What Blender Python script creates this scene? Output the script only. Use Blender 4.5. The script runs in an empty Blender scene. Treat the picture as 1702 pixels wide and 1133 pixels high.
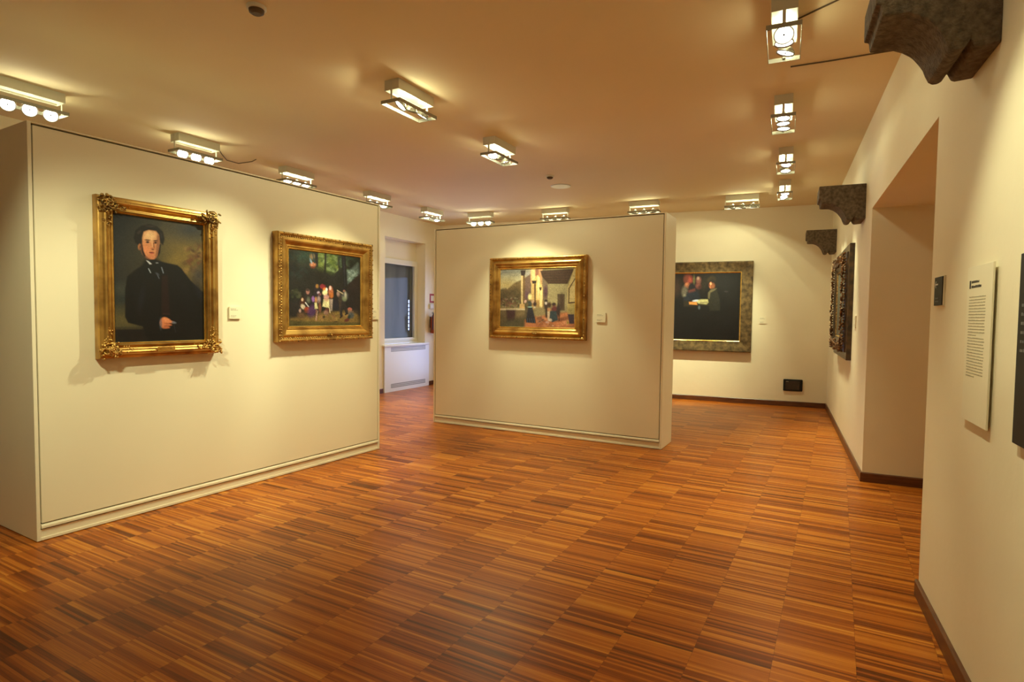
import bpy, bmesh, math, random
import numpy as np
from mathutils import Vector, Matrix, Quaternion
R_ = math.radians
scene = bpy.context.scene
COL = scene.collection

# ------------------------------------------------------------------ camera, world, exposure
cam = bpy.data.cameras.new('camera'); cam.sensor_width = 36.0; cam.lens = 20.494
cam.clip_start = 0.05; cam.clip_end = 100
camo = bpy.data.objects.new('camera', cam); COL.objects.link(camo)
p_, r_ = R_(2.569), R_(0.685)
fw = Vector((0, math.cos(p_), -math.sin(p_))); up = Vector((0, math.sin(p_), math.cos(p_))); rt = Vector((1, 0, 0))
Rv = rt*math.cos(r_) + up*math.sin(r_); Uv = up*math.cos(r_) - rt*math.sin(r_)
m = Matrix((Rv, Uv, -fw)).transposed().to_4x4(); m.translation = Vector((0, 0, 1.55))
camo.matrix_world = m
scene.camera = camo
scene.view_settings.view_transform = 'Standard'; scene.view_settings.look = 'None'
scene.view_settings.gamma = 1.0; scene.view_settings.use_curve_mapping = False
scene.view_settings.exposure = 0.2
w = bpy.data.worlds.new('daylight'); scene.world = w; w.use_nodes = True
w.node_tree.nodes['Background'].inputs[0].default_value = (0.40, 0.53, 1.0, 1)
w.node_tree.nodes['Background'].inputs[1].default_value = 5.0
LC = (0.97, 1.0, 0.62)        # halogen lamps
K_MAIN, K_SPILL, K_REAR = 1.32, .24, .45
CEIL = 3.5

# ------------------------------------------------------------------ materials
def mat(name, base, rough=0.5, metal=0.0, **kw):
    M = bpy.data.materials.new(name); M.use_nodes = True
    b = M.node_tree.nodes['Principled BSDF']
    b.inputs['Base Color'].default_value = (*base, 1); b.inputs['Roughness'].default_value = rough
    b.inputs['Metallic'].default_value = metal
    for k, v in kw.items(): b.inputs[k].default_value = v
    return M
def N(M, t, **kw):
    n = M.node_tree.nodes.new(t)
    for k, v in kw.items(): setattr(n, k, v)
    return n
def Lk(M, a, b): M.node_tree.links.new(a, b)
def noisy(M, c1, c2, scale, detail=4, bump=0.0, stretch=None, lo=0.35, hi=0.65, bscale=None, dist=0.01):
    """colour variation between c1 and c2 plus optional relief"""
    b = M.node_tree.nodes['Principled BSDF']
    tc = N(M, 'ShaderNodeTexCoord'); src = tc.outputs['Object']
    if stretch:
        mp = N(M, 'ShaderNodeMapping'); mp.inputs['Scale'].default_value = stretch; Lk(M, src, mp.inputs[0]); src = mp.outputs[0]
    n = N(M, 'ShaderNodeTexNoise'); n.inputs['Scale'].default_value = scale; n.inputs['Detail'].default_value = detail
    Lk(M, src, n.inputs['Vector'])
    r = N(M, 'ShaderNodeValToRGB'); r.color_ramp.elements[0].position = lo; r.color_ramp.elements[1].position = hi
    r.color_ramp.elements[0].color = (*c1, 1); r.color_ramp.elements[1].color = (*c2, 1)
    Lk(M, n.outputs['Fac'], r.inputs[0]); Lk(M, r.outputs[0], b.inputs['Base Color'])
    if bump:
        bn = n
        if bscale:
            bn = N(M, 'ShaderNodeTexNoise'); bn.inputs['Scale'].default_value = bscale; bn.inputs['Detail'].default_value = 5; Lk(M, src, bn.inputs['Vector'])
        bp = N(M, 'ShaderNodeBump'); bp.inputs['Strength'].default_value = bump; bp.inputs['Distance'].default_value = dist
        Lk(M, bn.outputs['Fac'], bp.inputs['Height']); Lk(M, bp.outputs[0], b.inputs['Normal'])
    return M
M_wall = noisy(mat('painted_plaster', (.84, .745, .55), .75), (.83, .735, .54), (.86, .76, .565), 1.5, bump=.25, bscale=9, dist=.01)
M_ceil = noisy(mat('ceiling_paint', (.80, .65, .41), .8), (.79, .635, .395), (.82, .665, .42), .6, bump=.1, bscale=3, dist=.01)
M_panel = noisy(mat('panel_lacquer', (.84, .75, .56), .4), (.83, .74, .55), (.85, .76, .57), 1.0)
M_trimw = mat('white_frame_paint', (.82, .78, .68), .35)
M_base = noisy(mat('dark_baseboard_wood', (.1, .03, .01), .35), (.085, .026, .010), (.15, .05, .018), 6, stretch=(1, 1, 8))
M_gold = noisy(mat('gilding', (.6, .36, .10), .34, .85), (.27, .13, .035), (.60, .36, .10), 7, bump=.3, bscale=60, dist=.002, lo=.3, hi=.6)
M_goldb = noisy(mat('bright_gilding', (.85, .55, .15), .25, .9), (.68, .40, .09), (.95, .66, .2), 10, lo=.3, hi=.6)
M_goldd = noisy(mat('aged_gilding', (.3, .16, .05), .45, .75), (.10, .055, .02), (.55, .33, .10), 40, bump=.5, bscale=90, dist=.003, lo=.35, hi=.62)
M_bronze = noisy(mat('mottled_bronze_frame', (.2, .13, .05), .55, .35), (.065, .040, .016), (.20, .13, .052), 12, detail=10, bump=.6, bscale=40, dist=.004, lo=.38, hi=.66)
M_dwood = noisy(mat('dark_carved_wood', (.05, .025, .012), .35, .1), (.03, .016, .008), (.10, .05, .02), 18, bump=.3, bscale=50, dist=.003)
M_stone = noisy(mat('corbel_stone', (.2, .15, .1), .9), (.065, .045, .028), (.19, .135, .085), 34, detail=12, bump=1.0, bscale=80, dist=.012, lo=.3, hi=.7)
M_silver = mat('fixture_grey_metal', (.30, .28, .23), .4, .6)
M_cream = mat('fixture_cream_lacquer', (.62, .58, .48), .4)
M_mirror = mat('lamp_head_metal', (.30, .28, .24), .3, .8)
M_card = mat('label_card', (.84, .76, .57), .5)
M_ink = mat('printed_ink', (.02, .02, .02), .5)
M_inkg = mat('grey_printed_ink', (.33, .29, .20), .5)
M_black = mat('black_sign_panel', (.010, .010, .011), .55, **{'Specular IOR Level': .25})
M_whiteink = mat('white_lettering', (.8, .8, .78), .5)
M_dimink = mat('dim_grey_lettering', (.10, .11, .12), .5)
M_red = mat('red_sign_face', (.35, .03, .03), .4)
M_redt = mat('red_cylinder_paint', (.30, .045, .02), .3)
M_blk = mat('black_plastic', (.02, .02, .02), .4)
M_cable = mat('brown_cable', (.10, .055, .02), .6)
M_plastic = mat('cream_plastic', (.70, .66, .55), .4)
M_hole = mat('dark_opening', (.03, .03, .035), .8)
M_rad = mat('radiator_cover_lacquer', (.82, .81, .80), .4)
M_blind = noisy(mat('grey_screen_blind', (.10, .11, .11), .8), (.12, .125, .115), (.22, .22, .20), 1.2, stretch=(2.5, 2.5, .3))
M_court = mat('courtyard_render', (.55, .55, .52), .9)
M_glass = bpy.data.materials.new('window_glass'); M_glass.use_nodes = True
_n = M_glass.node_tree; _n.nodes.remove(_n.nodes['Principled BSDF'])
_t, _g, _m, _f = (_n.nodes.new(k) for k in ('ShaderNodeBsdfTransparent', 'ShaderNodeBsdfGlossy', 'ShaderNodeMixShader', 'ShaderNodeFresnel'))
_g.inputs['Roughness'].default_value = .03; _t.inputs[0].default_value = (.95, .96, .95, 1); _f.inputs[0].default_value = 1.12
_n.links.new(_f.outputs[0], _m.inputs[0]); _n.links.new(_t.outputs[0], _m.inputs[1]); _n.links.new(_g.outputs[0], _m.inputs[2])
_n.links.new(_m.outputs[0], _n.nodes['Material Output'].inputs[0])
M_lens = bpy.data.materials.new('glowing_lamp_glass'); M_lens.use_nodes = True
_b = M_lens.node_tree.nodes['Principled BSDF']; _b.inputs['Base Color'].default_value = (.9, .9, .9, 1)
_b.inputs['Emission Color'].default_value = (1, .93, .80, 1); _b.inputs['Emission Strength'].default_value = 9.0
M_lens.cycles.emission_sampling = 'NONE'
def paint_mat():
    M = mat('oil_paint', (.1, .1, .1), .5, **{'Specular IOR Level': .3}); b = M.node_tree.nodes['Principled BSDF']
    a = N(M, 'ShaderNodeVertexColor'); a.layer_name = 'Col'; Lk(M, a.outputs[0], b.inputs['Base Color'])
    tc = N(M, 'ShaderNodeTexCoord'); n = N(M, 'ShaderNodeTexNoise'); n.inputs['Scale'].default_value = 60
    Lk(M, tc.outputs['Object'], n.inputs['Vector']); bp = N(M, 'ShaderNodeBump'); bp.inputs['Strength'].default_value = .15; bp.inputs['Distance'].default_value = .002
    Lk(M, n.outputs['Fac'], bp.inputs['Height']); Lk(M, bp.outputs[0], b.inputs['Normal'])
    return M
M_paint = paint_mat()

def floor_mat():
    M = mat('strip_parquet', (.4, .15, .04), .28); b = M.node_tree.nodes['Principled BSDF']
    def MA(op, a, b_=None, c=None):
        n = N(M, 'ShaderNodeMath', operation=op)
        for i, v in enumerate((a, b_, c)):
            if v is None: continue
            if isinstance(v, (int, float)): n.inputs[i].default_value = v
            else: Lk(M, v, n.inputs[i])
        return n.outputs[0]
    def VEC(x, y, z=0.0):
        n = N(M, 'ShaderNodeCombineXYZ')
        for i, v in enumerate((x, y, z)):
            if isinstance(v, (int, float)): n.inputs[i].default_value = v
            else: Lk(M, v, n.inputs[i])
        return n.outputs[0]
    def WN(x, y, z=0.0):
        n = N(M, 'ShaderNodeTexWhiteNoise', noise_dimensions='3D'); Lk(M, VEC(x, y, z), n.inputs[0]); return n.outputs['Value']
    tc = N(M, 'ShaderNodeTexCoord'); sp = N(M, 'ShaderNodeSeparateXYZ'); Lk(M, tc.outputs['Object'], sp.inputs[0])
    a = R_(60.78); X, Y = sp.outputs[0], sp.outputs[1]
    u = MA('SUBTRACT', MA('MULTIPLY', X, math.sin(a)), MA('MULTIPLY', Y, math.cos(a)))
    v = MA('ADD', MA('MULTIPLY', X, math.cos(a)), MA('MULTIPLY', Y, math.sin(a)))
    uc = MA('DIVIDE', MA('ADD', u, .542 + 33), .33); col = MA('FLOOR', uc); uf = MA('FRACT', uc)
    voff = MA('ADD', v, MA('MULTIPLY', WN(col, 3.1, 7.7), .3))
    vf = MA('DIVIDE', voff, .0145); strip = MA('FLOOR', vf); vfr = MA('FRACT', vf)
    vg = MA('FLOOR', MA('DIVIDE', MA('ADD', voff, MA('MULTIPLY', WN(strip, 2.2, 1.0), .02)), .047))
    vb = MA('FLOOR', MA('DIVIDE', voff, .33))
    r1, r2, r3 = WN(col, strip, 1.5), WN(col, vg, 9.5), WN(col, vb, 4.5)
    gn = N(M, 'ShaderNodeTexNoise'); gn.inputs['Scale'].default_value = 1.0; gn.inputs['Detail'].default_value = 5
    Lk(M, VEC(MA('ADD', MA('MULTIPLY', u, 6.0), MA('MULTIPLY', r1, 50)), MA('MULTIPLY', v, 260.0), MA('MULTIPLY', r2, 20)), gn.inputs['Vector'])
    big = N(M, 'ShaderNodeTexNoise'); big.inputs['Scale'].default_value = .8; Lk(M, tc.outputs['Object'], big.inputs['Vector'])
    t = MA('ADD', MA('MULTIPLY', r1, .40), MA('MULTIPLY', r2, .30))
    t = MA('ADD', t, MA('MULTIPLY', r3, .06)); t = MA('ADD', t, MA('MULTIPLY', MA('SUBTRACT', gn.outputs['Fac'], .5), .45))
    t = MA('ADD', t, MA('MULTIPLY', MA('SUBTRACT', big.outputs['Fac'], .5), .2)); t = MA('ADD', t, .10)
    rp = N(M, 'ShaderNodeValToRGB'); e = rp.color_ramp.elements
    e[0].position = .08; e[0].color = (.075, .018, .003, 1); e[1].position = .92; e[1].color = (.66, .29, .045, 1)
    for pos, c in ((.26, (.20, .043, .004)), (.42, (.33, .078, .007)), (.58, (.45, .125, .012)), (.74, (.58, .20, .022))):
        k = e.new(pos); k.color = (*c, 1)
    Lk(M, t, rp.inputs[0])
    # joints between columns and strips
    ju = MA('LESS_THAN', MA('MINIMUM', uf, MA('SUBTRACT', 1.0, uf)), .0035)
    jv = MA('MULTIPLY', MA('LESS_THAN', vfr, .07), .45)
    j = MA('MAXIMUM', MA('MULTIPLY', ju, .38), jv)
    mx = N(M, 'ShaderNodeMix', data_type='RGBA'); Lk(M, j, mx.inputs['Factor']); Lk(M, rp.outputs[0], mx.inputs[6]); mx.inputs[7].default_value = (.05, .015, .005, 1)
    Lk(M, mx.outputs[2], b.inputs['Base Color'])
    Lk(M, MA('ADD', .25, MA('MULTIPLY', gn.outputs['Fac'], .16)), b.inputs['Roughness'])
    b.inputs['IOR'].default_value = 1.4; b.inputs['Specular IOR Level'].default_value = .27
    bp = N(M, 'ShaderNodeBump'); bp.inputs['Strength'].default_value = .12; bp.inputs['Distance'].default_value = .002
    Lk(M, MA('SUBTRACT', MA('MULTIPLY', r1, .3), j), bp.inputs['Height']); Lk(M, bp.outputs[0], b.inputs['Normal'])
    return M
M_floor = floor_mat()

# ------------------------------------------------------------------ helpers
def ob(name, bm, M, parent=None, loc=(0, 0, 0), rz=0.0, smooth=False, bevel=0.0):
    me = bpy.data.meshes.new(name)
    if smooth:
        for f in bm.faces: f.smooth = True
    bmesh.ops.recalc_face_normals(bm, faces=bm.faces)
    bm.to_mesh(me); bm.free()
    o = bpy.data.objects.new(name, me); COL.objects.link(o); o.location = loc; o.rotation_euler = (0, 0, rz)
    if parent: o.parent = parent
    if isinstance(M, (list, tuple)):
        for x in M: me.materials.append(x)
    else: me.materials.append(M)
    if bevel:
        b = o.modifiers.new('bevel', 'BEVEL'); b.width = bevel; b.segments = 2; b.limit_method = 'ANGLE'
    return o
def tag(o, label=None, cat=None, group=None, kind=None):
    if label: o['label'] = label
    if cat: o['category'] = cat
    if group: o['group'] = group
    if kind: o['kind'] = kind
    return o
def empty(name, loc, rz=0.0):
    o = bpy.data.objects.new(name, None); COL.objects.link(o); o.location = loc; o.rotation_euler = (0, 0, rz)
    o.empty_display_size = .1; return o
def box(bm, x0, x1, y0, y1, z0, z1, mi=0):
    vs = [bm.verts.new(c) for c in ((x0, y0, z0), (x1, y0, z0), (x1, y1, z0), (x0, y1, z0), (x0, y0, z1), (x1, y0, z1), (x1, y1, z1), (x0, y1, z1))]
    for q in ((0, 3, 2, 1), (4, 5, 6, 7), (0, 1, 5, 4), (1, 2, 6, 5), (2, 3, 7, 6), (3, 0, 4, 7)):
        f = bm.faces.new([vs[i] for i in q]); f.material_index = mi
def prism(bm, poly, z0, z1):
    a = [bm.verts.new((x, y, z0)) for x, y in poly]; b = [bm.verts.new((x, y, z1)) for x, y in poly]
    n = len(poly); bm.faces.new(a[::-1]); bm.faces.new(b)
    for i in range(n): bm.faces.new((a[i], a[(i+1) % n], b[(i+1) % n], b[i]))
def extr_x(bm, prof, x0, x1):
    """profile given as (y, z), extruded along x"""
    a = [bm.verts.new((x0, y, z)) for y, z in prof]; b = [bm.verts.new((x1, y, z)) for y, z in prof]
    n = len(prof); bm.faces.new(a[::-1]); bm.faces.new(b)
    for i in range(n): bm.faces.new((a[i], a[(i+1) % n], b[(i+1) % n], b[i]))
def tube(bm, pts, r, n=8, taper=None):
    pts = [Vector(p) for p in pts]; rings = []
    for i, p in enumerate(pts):
        d = (pts[min(i+1, len(pts)-1)] - pts[max(i-1, 0)]).normalized()
        a = d.cross(Vector((0.13, .21, .97))).normalized(); b = d.cross(a)
        rr = r*(taper[i] if taper else 1)
        rings.append([bm.verts.new(p + a*rr*math.cos(2*math.pi*k/n) + b*rr*math.sin(2*math.pi*k/n)) for k in range(n)])
    for A, B in zip(rings, rings[1:]):
        for k in range(n): bm.faces.new((A[k], A[(k+1) % n], B[(k+1) % n], B[k]))
    bm.faces.new(rings[0][::-1]); bm.faces.new(rings[-1])
def lathe(bm, prof, n=24, center=(0, 0, 0), axis='Z', cap=True):
    rings = []
    for r, h in prof:
        ring = []
        for k in range(n):
            c, s = r*math.cos(2*math.pi*k/n), r*math.sin(2*math.pi*k/n)
            v = (c, s, h) if axis == 'Z' else (c, h, s)
            ring.append(bm.verts.new(Vector(v) + Vector(center)))
        rings.append(ring)
    for A, B in zip(rings, rings[1:]):
        for k in range(n): bm.faces.new((A[k], A[(k+1) % n], B[(k+1) % n], B[k]))
    if cap:
        if prof[0][0] > 1e-6: bm.faces.new(rings[0][::-1])
        if prof[-1][0] > 1e-6: bm.faces.new(rings[-1])
def blob(bm, c, s, rnd, sub=1):
    q = Quaternion((rnd.uniform(-1, 1), rnd.uniform(-1, 1), rnd.uniform(-1, 1), rnd.uniform(-1, 1))).normalized()
    mtx = Matrix.Translation(c) @ q.to_matrix().to_4x4() @ Matrix.Diagonal((*s, 1))
    bmesh.ops.create_icosphere(bm, subdivisions=sub, radius=1, matrix=mtx)
class Frame:
    """a wall: x runs to the right as seen from the room, -y faces the room"""
    def __init__(s, o, ang): s.o = Vector((o[0], o[1], 0)); s.a = R_(ang); s.d = Vector((math.cos(s.a), math.sin(s.a), 0)); s.n = Vector((-math.sin(s.a), math.cos(s.a), 0))
    def p(s, x, z=0.0, y=0.0): return s.o + s.d*x + s.n*y + Vector((0, 0, z))
FL = Frame((-3.141, 3.810), 59.54)
FM = Frame((-1.116, 8.299), -28.73)
FR = Frame((5.430, 9.995), 245.22)
FF = Frame((-1.616, 13.016), -23.2)
FW = Frame((-7.859, .709), 63.1)       # length 13.80, corner with far wall at its right end
WLEN = 13.80; WS = WLEN - 3.0
FB = Frame((-.437, -2.716), 155.22)    # wall behind the camera

# ------------------------------------------------------------------ room shell
A, B, D, E_ = (5.43, 9.995), (-1.616, 13.016), (-7.859, .709), (-.437, -2.716)
def outset(): return [(7.6, 9.4), (-1.55, 13.9), (-8.9, .75), (-.2, -3.9)]
bm = bmesh.new(); prism(bm, outset(), -.12, 0.0); tag(ob('floor', bm, M_floor), kind='structure')
bm = bmesh.new(); prism(bm, outset(), CEIL, CEIL+.15); tag(ob('ceiling', bm, M_ceil), kind='structure')
def wall(name, F, segs, t):
    bm = bmesh.new()
    for x0, x1, z0, z1 in segs: box(bm, x0, x1, 0, t, z0, z1)
    return tag(ob(name, bm, M_wall, None, F.o, F.a), kind='structure')
OP0, OP1, OPZ = 4.935, 7.475, 2.615
bm = bmesh.new(); box(bm, 0, OP0, 0, .95, 0, CEIL); box(bm, OP1, 14.0, 0, .95, 0, CEIL)
_v = [[bm.verts.new((x, y, z)) for x, z in ((OP0, 2.590), (OP1, 2.650), (OP1, CEIL), (OP0, CEIL))] for y in (0, .95)]
bm.faces.new(_v[0]); bm.faces.new(_v[1][::-1])
for _i in range(4): bm.faces.new((_v[0][_i], _v[1][_i], _v[1][(_i+1) % 4], _v[0][(_i+1) % 4]))
tag(ob('wall_right', bm, M_wall, None, FR.o, FR.a), kind='structure')
wall('wall_right_recess', FR, [(OP0-.3, OP1+.3, 0, CEIL)], .2).location = FR.p(0, 0, .95)
W2 = (.30, 1.75, .12, 2.45)
wall('wall_far', FF, [(-.3, W2[0], 0, CEIL), (W2[1], 8.6, 0, CEIL), (W2[0], W2[1], 0, W2[2]), (W2[0], W2[1], W2[3], CEIL)], .07)
NI = (WS+1.10, WS+2.43, .90, 3.04)
GL = (WS+1.22, WS+2.31, 1.06, 2.57)
bm = bmesh.new()
box(bm, -.3, NI[0], 0, .4, 0, CEIL); box(bm, NI[1], WLEN, 0, .4, 0, CEIL)
box(bm, NI[0], NI[1], 0, .4, 0, NI[2]); box(bm, NI[0], NI[1], 0, .4, NI[3], CEIL)
box(bm, NI[0], NI[1], .24, .4, 2.66, NI[3])
tag(ob('wall_left', bm, M_wall, None, FW.o, FW.a), kind='structure')
wall('wall_back', FB, [(0, 8.18, 0, CEIL)], .2)

# baseboards
def bboard(name, F, x0, x1, y=0.0, h=.09, t=.016):
    bm = bmesh.new(); extr_x(bm, [(y, 0), (y-t, 0), (y-t, h-.008), (y-t+.006, h), (y, h)], x0, x1)
    return tag(ob(name, bm, M_base, None, F.o, F.a), kind='structure')
bboard('baseboard_right', FR, 0, OP0+.016); bboard('baseboard_right_near', FR, OP1-.016, 14.0)
bboard('baseboard_far', FF, 0, 7.66)
bboard('baseboard_left', FW, 0, NI[0]-.06); bboard('baseboard_left_end', FW, WS+2.56, WLEN)
bboard('baseboard_back', FB, 0, 8.17)
FJ = Frame(FR.p(OP0).to_2d(), 245.22+90)            # jamb of the recess, far side
bboard('baseboard_recess', FJ, 0, .95)
FJ2 = Frame(FR.p(OP0, 0, .95).to_2d(), 245.22); bboard('baseboard_recess_end', FJ2, .016, OP1-OP0)

# window in the niche above the radiator
def window(name, F, x0, x1, z0, z1, y, bar, depth=.06):
    r = empty(name, F.p(0), F.a); tag(r, kind='structure')
    bm = bmesh.new()
    for a in ((x0, x1, z1-bar, z1), (x0, x1, z0, z0+bar), (x0, x0+bar, z0+bar, z1-bar), (x1-bar, x1, z0+bar, z1-bar)):
        box(bm, a[0], a[1], y-depth, y, a[2], a[3])
    i = bar*.62
    for a in ((x0+i, x1-i, z1-bar-.012, z1-i), (x0+i, x1-i, z0+i, z0+bar+.012), (x0+i, x0+bar+.012, z0+bar, z1-bar), (x1-bar-.012, x1-i, z0+bar, z1-bar)):
        box(bm, a[0], a[1], y-depth-.014, y-depth, a[2], a[3])
    ob('window_frame', bm, M_trimw, r, bevel=.004)
    bm = bmesh.new(); box(bm, x0+bar-.01, x1-bar+.01, y-.03, y-.024, z0+bar-.01, z1-bar+.01); ob('pane', bm, M_glass, r)
    return r
w1 = window('window_1', FW, NI[0], NI[1], .935, 2.66, .26, .10)
bm = bmesh.new(); box(bm, NI[0]+.02, NI[1]-.222, .27, .275, .95, 2.64); ob('screen_blind', bm, M_blind, w1)
bm = bmesh.new(); box(bm, NI[1]-.188, NI[1]-.05, .27, .275, .95, 2.64); ob('screen_blind', bm, M_blind, w1)
bm = bmesh.new()
for k in range(7): box(bm, NI[1]-.25, NI[1]-.15, .29, .30, 1.24+k*.085, 1.265+k*.085)
box(bm, NI[1]-.25, NI[1]-.15, .29, .30, 1.84, 2.64); box(bm, NI[1]-.25, NI[1]-.15, .29, .30, .95, 1.20)
ob('outside_shutter', bm, M_blind, w1)
window('window_2', FF, W2[0], W2[1], W2[2], W2[3], .065, .06, .045)

# radiator cover with perforated grilles and stone sill
rc = tag(empty('radiator_cover', FW.p(WS+1.06), FW.a), 'white radiator cover with two perforated vent bands under the window', 'radiator cover')
bm = bmesh.new(); box(bm, 0, 1.49, -.03, -.008, .0, .895); box(bm, 0, .02, -.008, 0, 0, .895); box(bm, 1.47, 1.49, -.008, 0, 0, .895); ob('front_panel', bm, M_rad, rc, bevel=.003)
for z0 in (.795, .075):
    bm = bmesh.new()
    for i in range(31):
        for j in range(3):
            x = .20 + i*.0375; z = z0 + j*.031
            box(bm, x, x+.022, -.0315, -.029, z, z+.019)
    ob('vent_band', bm, M_hole, rc)
ws = tag(ob('window_sill', (lambda b: (box(b, -.04, 1.47, -.055, .20, 0, .036), b)[1])(bmesh.new()), M_trimw, None, FW.p(WS+1.06, .898), FW.a, bevel=.006), kind='structure')
ws.name = 'trim_1'

# ------------------------------------------------------------------ free-standing panel walls
M_gap_shade = mat('painted_gap_shade', (.10, .06, .03), .7)  # strip added behind the reveals, its dark brown paints the shade in the grooves
def partition(F, L, T, H, label):
    r = tag(empty('partition_panel', F.p(0), F.a), label, 'partition wall')
    bm = bmesh.new(); box(bm, .0, .022, 0, T, 0.004, H); box(bm, L-.022, L, 0, T, 0.004, H)
    box(bm, .022, L-.022, .034, T-.002, .006, H-.012); box(bm, .022, L-.022, .0, .034, H-.010, H); ob('carcass', bm, M_panel, r, bevel=.002)
    bm = bmesh.new(); box(bm, .022, L-.022, .030, .034, .006, H-.010); ob('gap_shade_strip', bm, M_gap_shade, r)
    bm = bmesh.new(); box(bm, .031, L-.031, 0.004, .028, .120, H-.021); ob('face_board', bm, M_panel, r, bevel=.002)
    bm = bmesh.new(); extr_x(bm, [(0.002, .084), (-.004, .086), (-.004, .1), (.002, .112), (.028, .112), (.028, .084)], .026, L-.026); ob('lower_rail', bm, M_panel, r)
    bm = bmesh.new(); box(bm, .024, L-.024, .008, .028, .006, .076); box(bm, .022, L-.022, .002, .01, .004, .024); ob('plinth_board', bm, M_panel, r, bevel=.002)
    return r
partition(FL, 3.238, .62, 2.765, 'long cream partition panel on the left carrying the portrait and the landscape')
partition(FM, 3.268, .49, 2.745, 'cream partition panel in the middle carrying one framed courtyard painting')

# ------------------------------------------------------------------ framed paintings
def frame_sweep(bm, w, h, prof, nseg=1, mod=None):
    """prof: list of (inward u, height d). mod(i, side_len, t_abs) -> extra d"""
    cs = [(-1, -1), (1, -1), (1, 1), (-1, 1)]
    loops = []
    for i, (u, d) in enumerate(prof):
        P = [((w/2-u)*a, (h/2-u)*b) for a, b in cs]; ring = []
        for k in range(4):
            p, q = P[k], P[(k+1) % 4]; full = math.hypot(q[0]-p[0], q[1]-p[1])
            for j in range(nseg):
                t = j/nseg; e = mod(i, k, t*full, full) if mod else 0
                ring.append(bm.verts.new((p[0]+(q[0]-p[0])*t, -(d+e), p[1]+(q[1]-p[1])*t)))
        loops.append(ring)
    n = 4*nseg
    for Aa, Bb in zip(loops, loops[1:]):
        for k in range(n): bm.faces.new((Aa[k], Aa[(k+1) % n], Bb[(k+1) % n], Bb[k]))
    return loops
def homog(src, dst):
    M_ = []
    for (x, y), (u, v) in zip(src, dst):
        M_.append([x, y, 1, 0, 0, 0, -u*x, -u*y, u]); M_.append([0, 0, 0, x, y, 1, -v*x, -v*y, v])
    M_ = np.array(M_, float); hcoef = np.linalg.solve(M_[:, :8], M_[:, 8]); return np.append(hcoef, 1).reshape(3, 3)
def s2l(c):
    c = np.array(c, float)/255.; return np.where(c <= .04045, c/12.92, ((c+.055)/1.055)**2.4)
def beading(bm, w, h, u, y, step, size, seed=1, jit=0.0):
    rnd = random.Random(seed); P = [(-w/2+u, -h/2+u), (w/2-u, -h/2+u), (w/2-u, h/2-u), (-w/2+u, h/2-u)]; n0 = len(bm.faces)
    for k in range(4):
        a, b = P[k], P[(k+1) % 4]; L = math.hypot(b[0]-a[0], b[1]-a[1]); n = int(L/step)
        for i in range(n):
            t = i/n; blob(bm, Vector((a[0]+(b[0]-a[0])*t, -y+rnd.uniform(-jit, jit)*.3, a[1]+(b[1]-a[1])*t)), (size, size*.7, size*.8) if not jit else (size*rnd.uniform(.6, 1.4), size*.6, size*rnd.uniform(.5, 1.1)), rnd)
    bm.faces.ensure_lookup_table()
    for f in bm.faces[n0:]: f.material_index = 1; f.smooth = True
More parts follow.
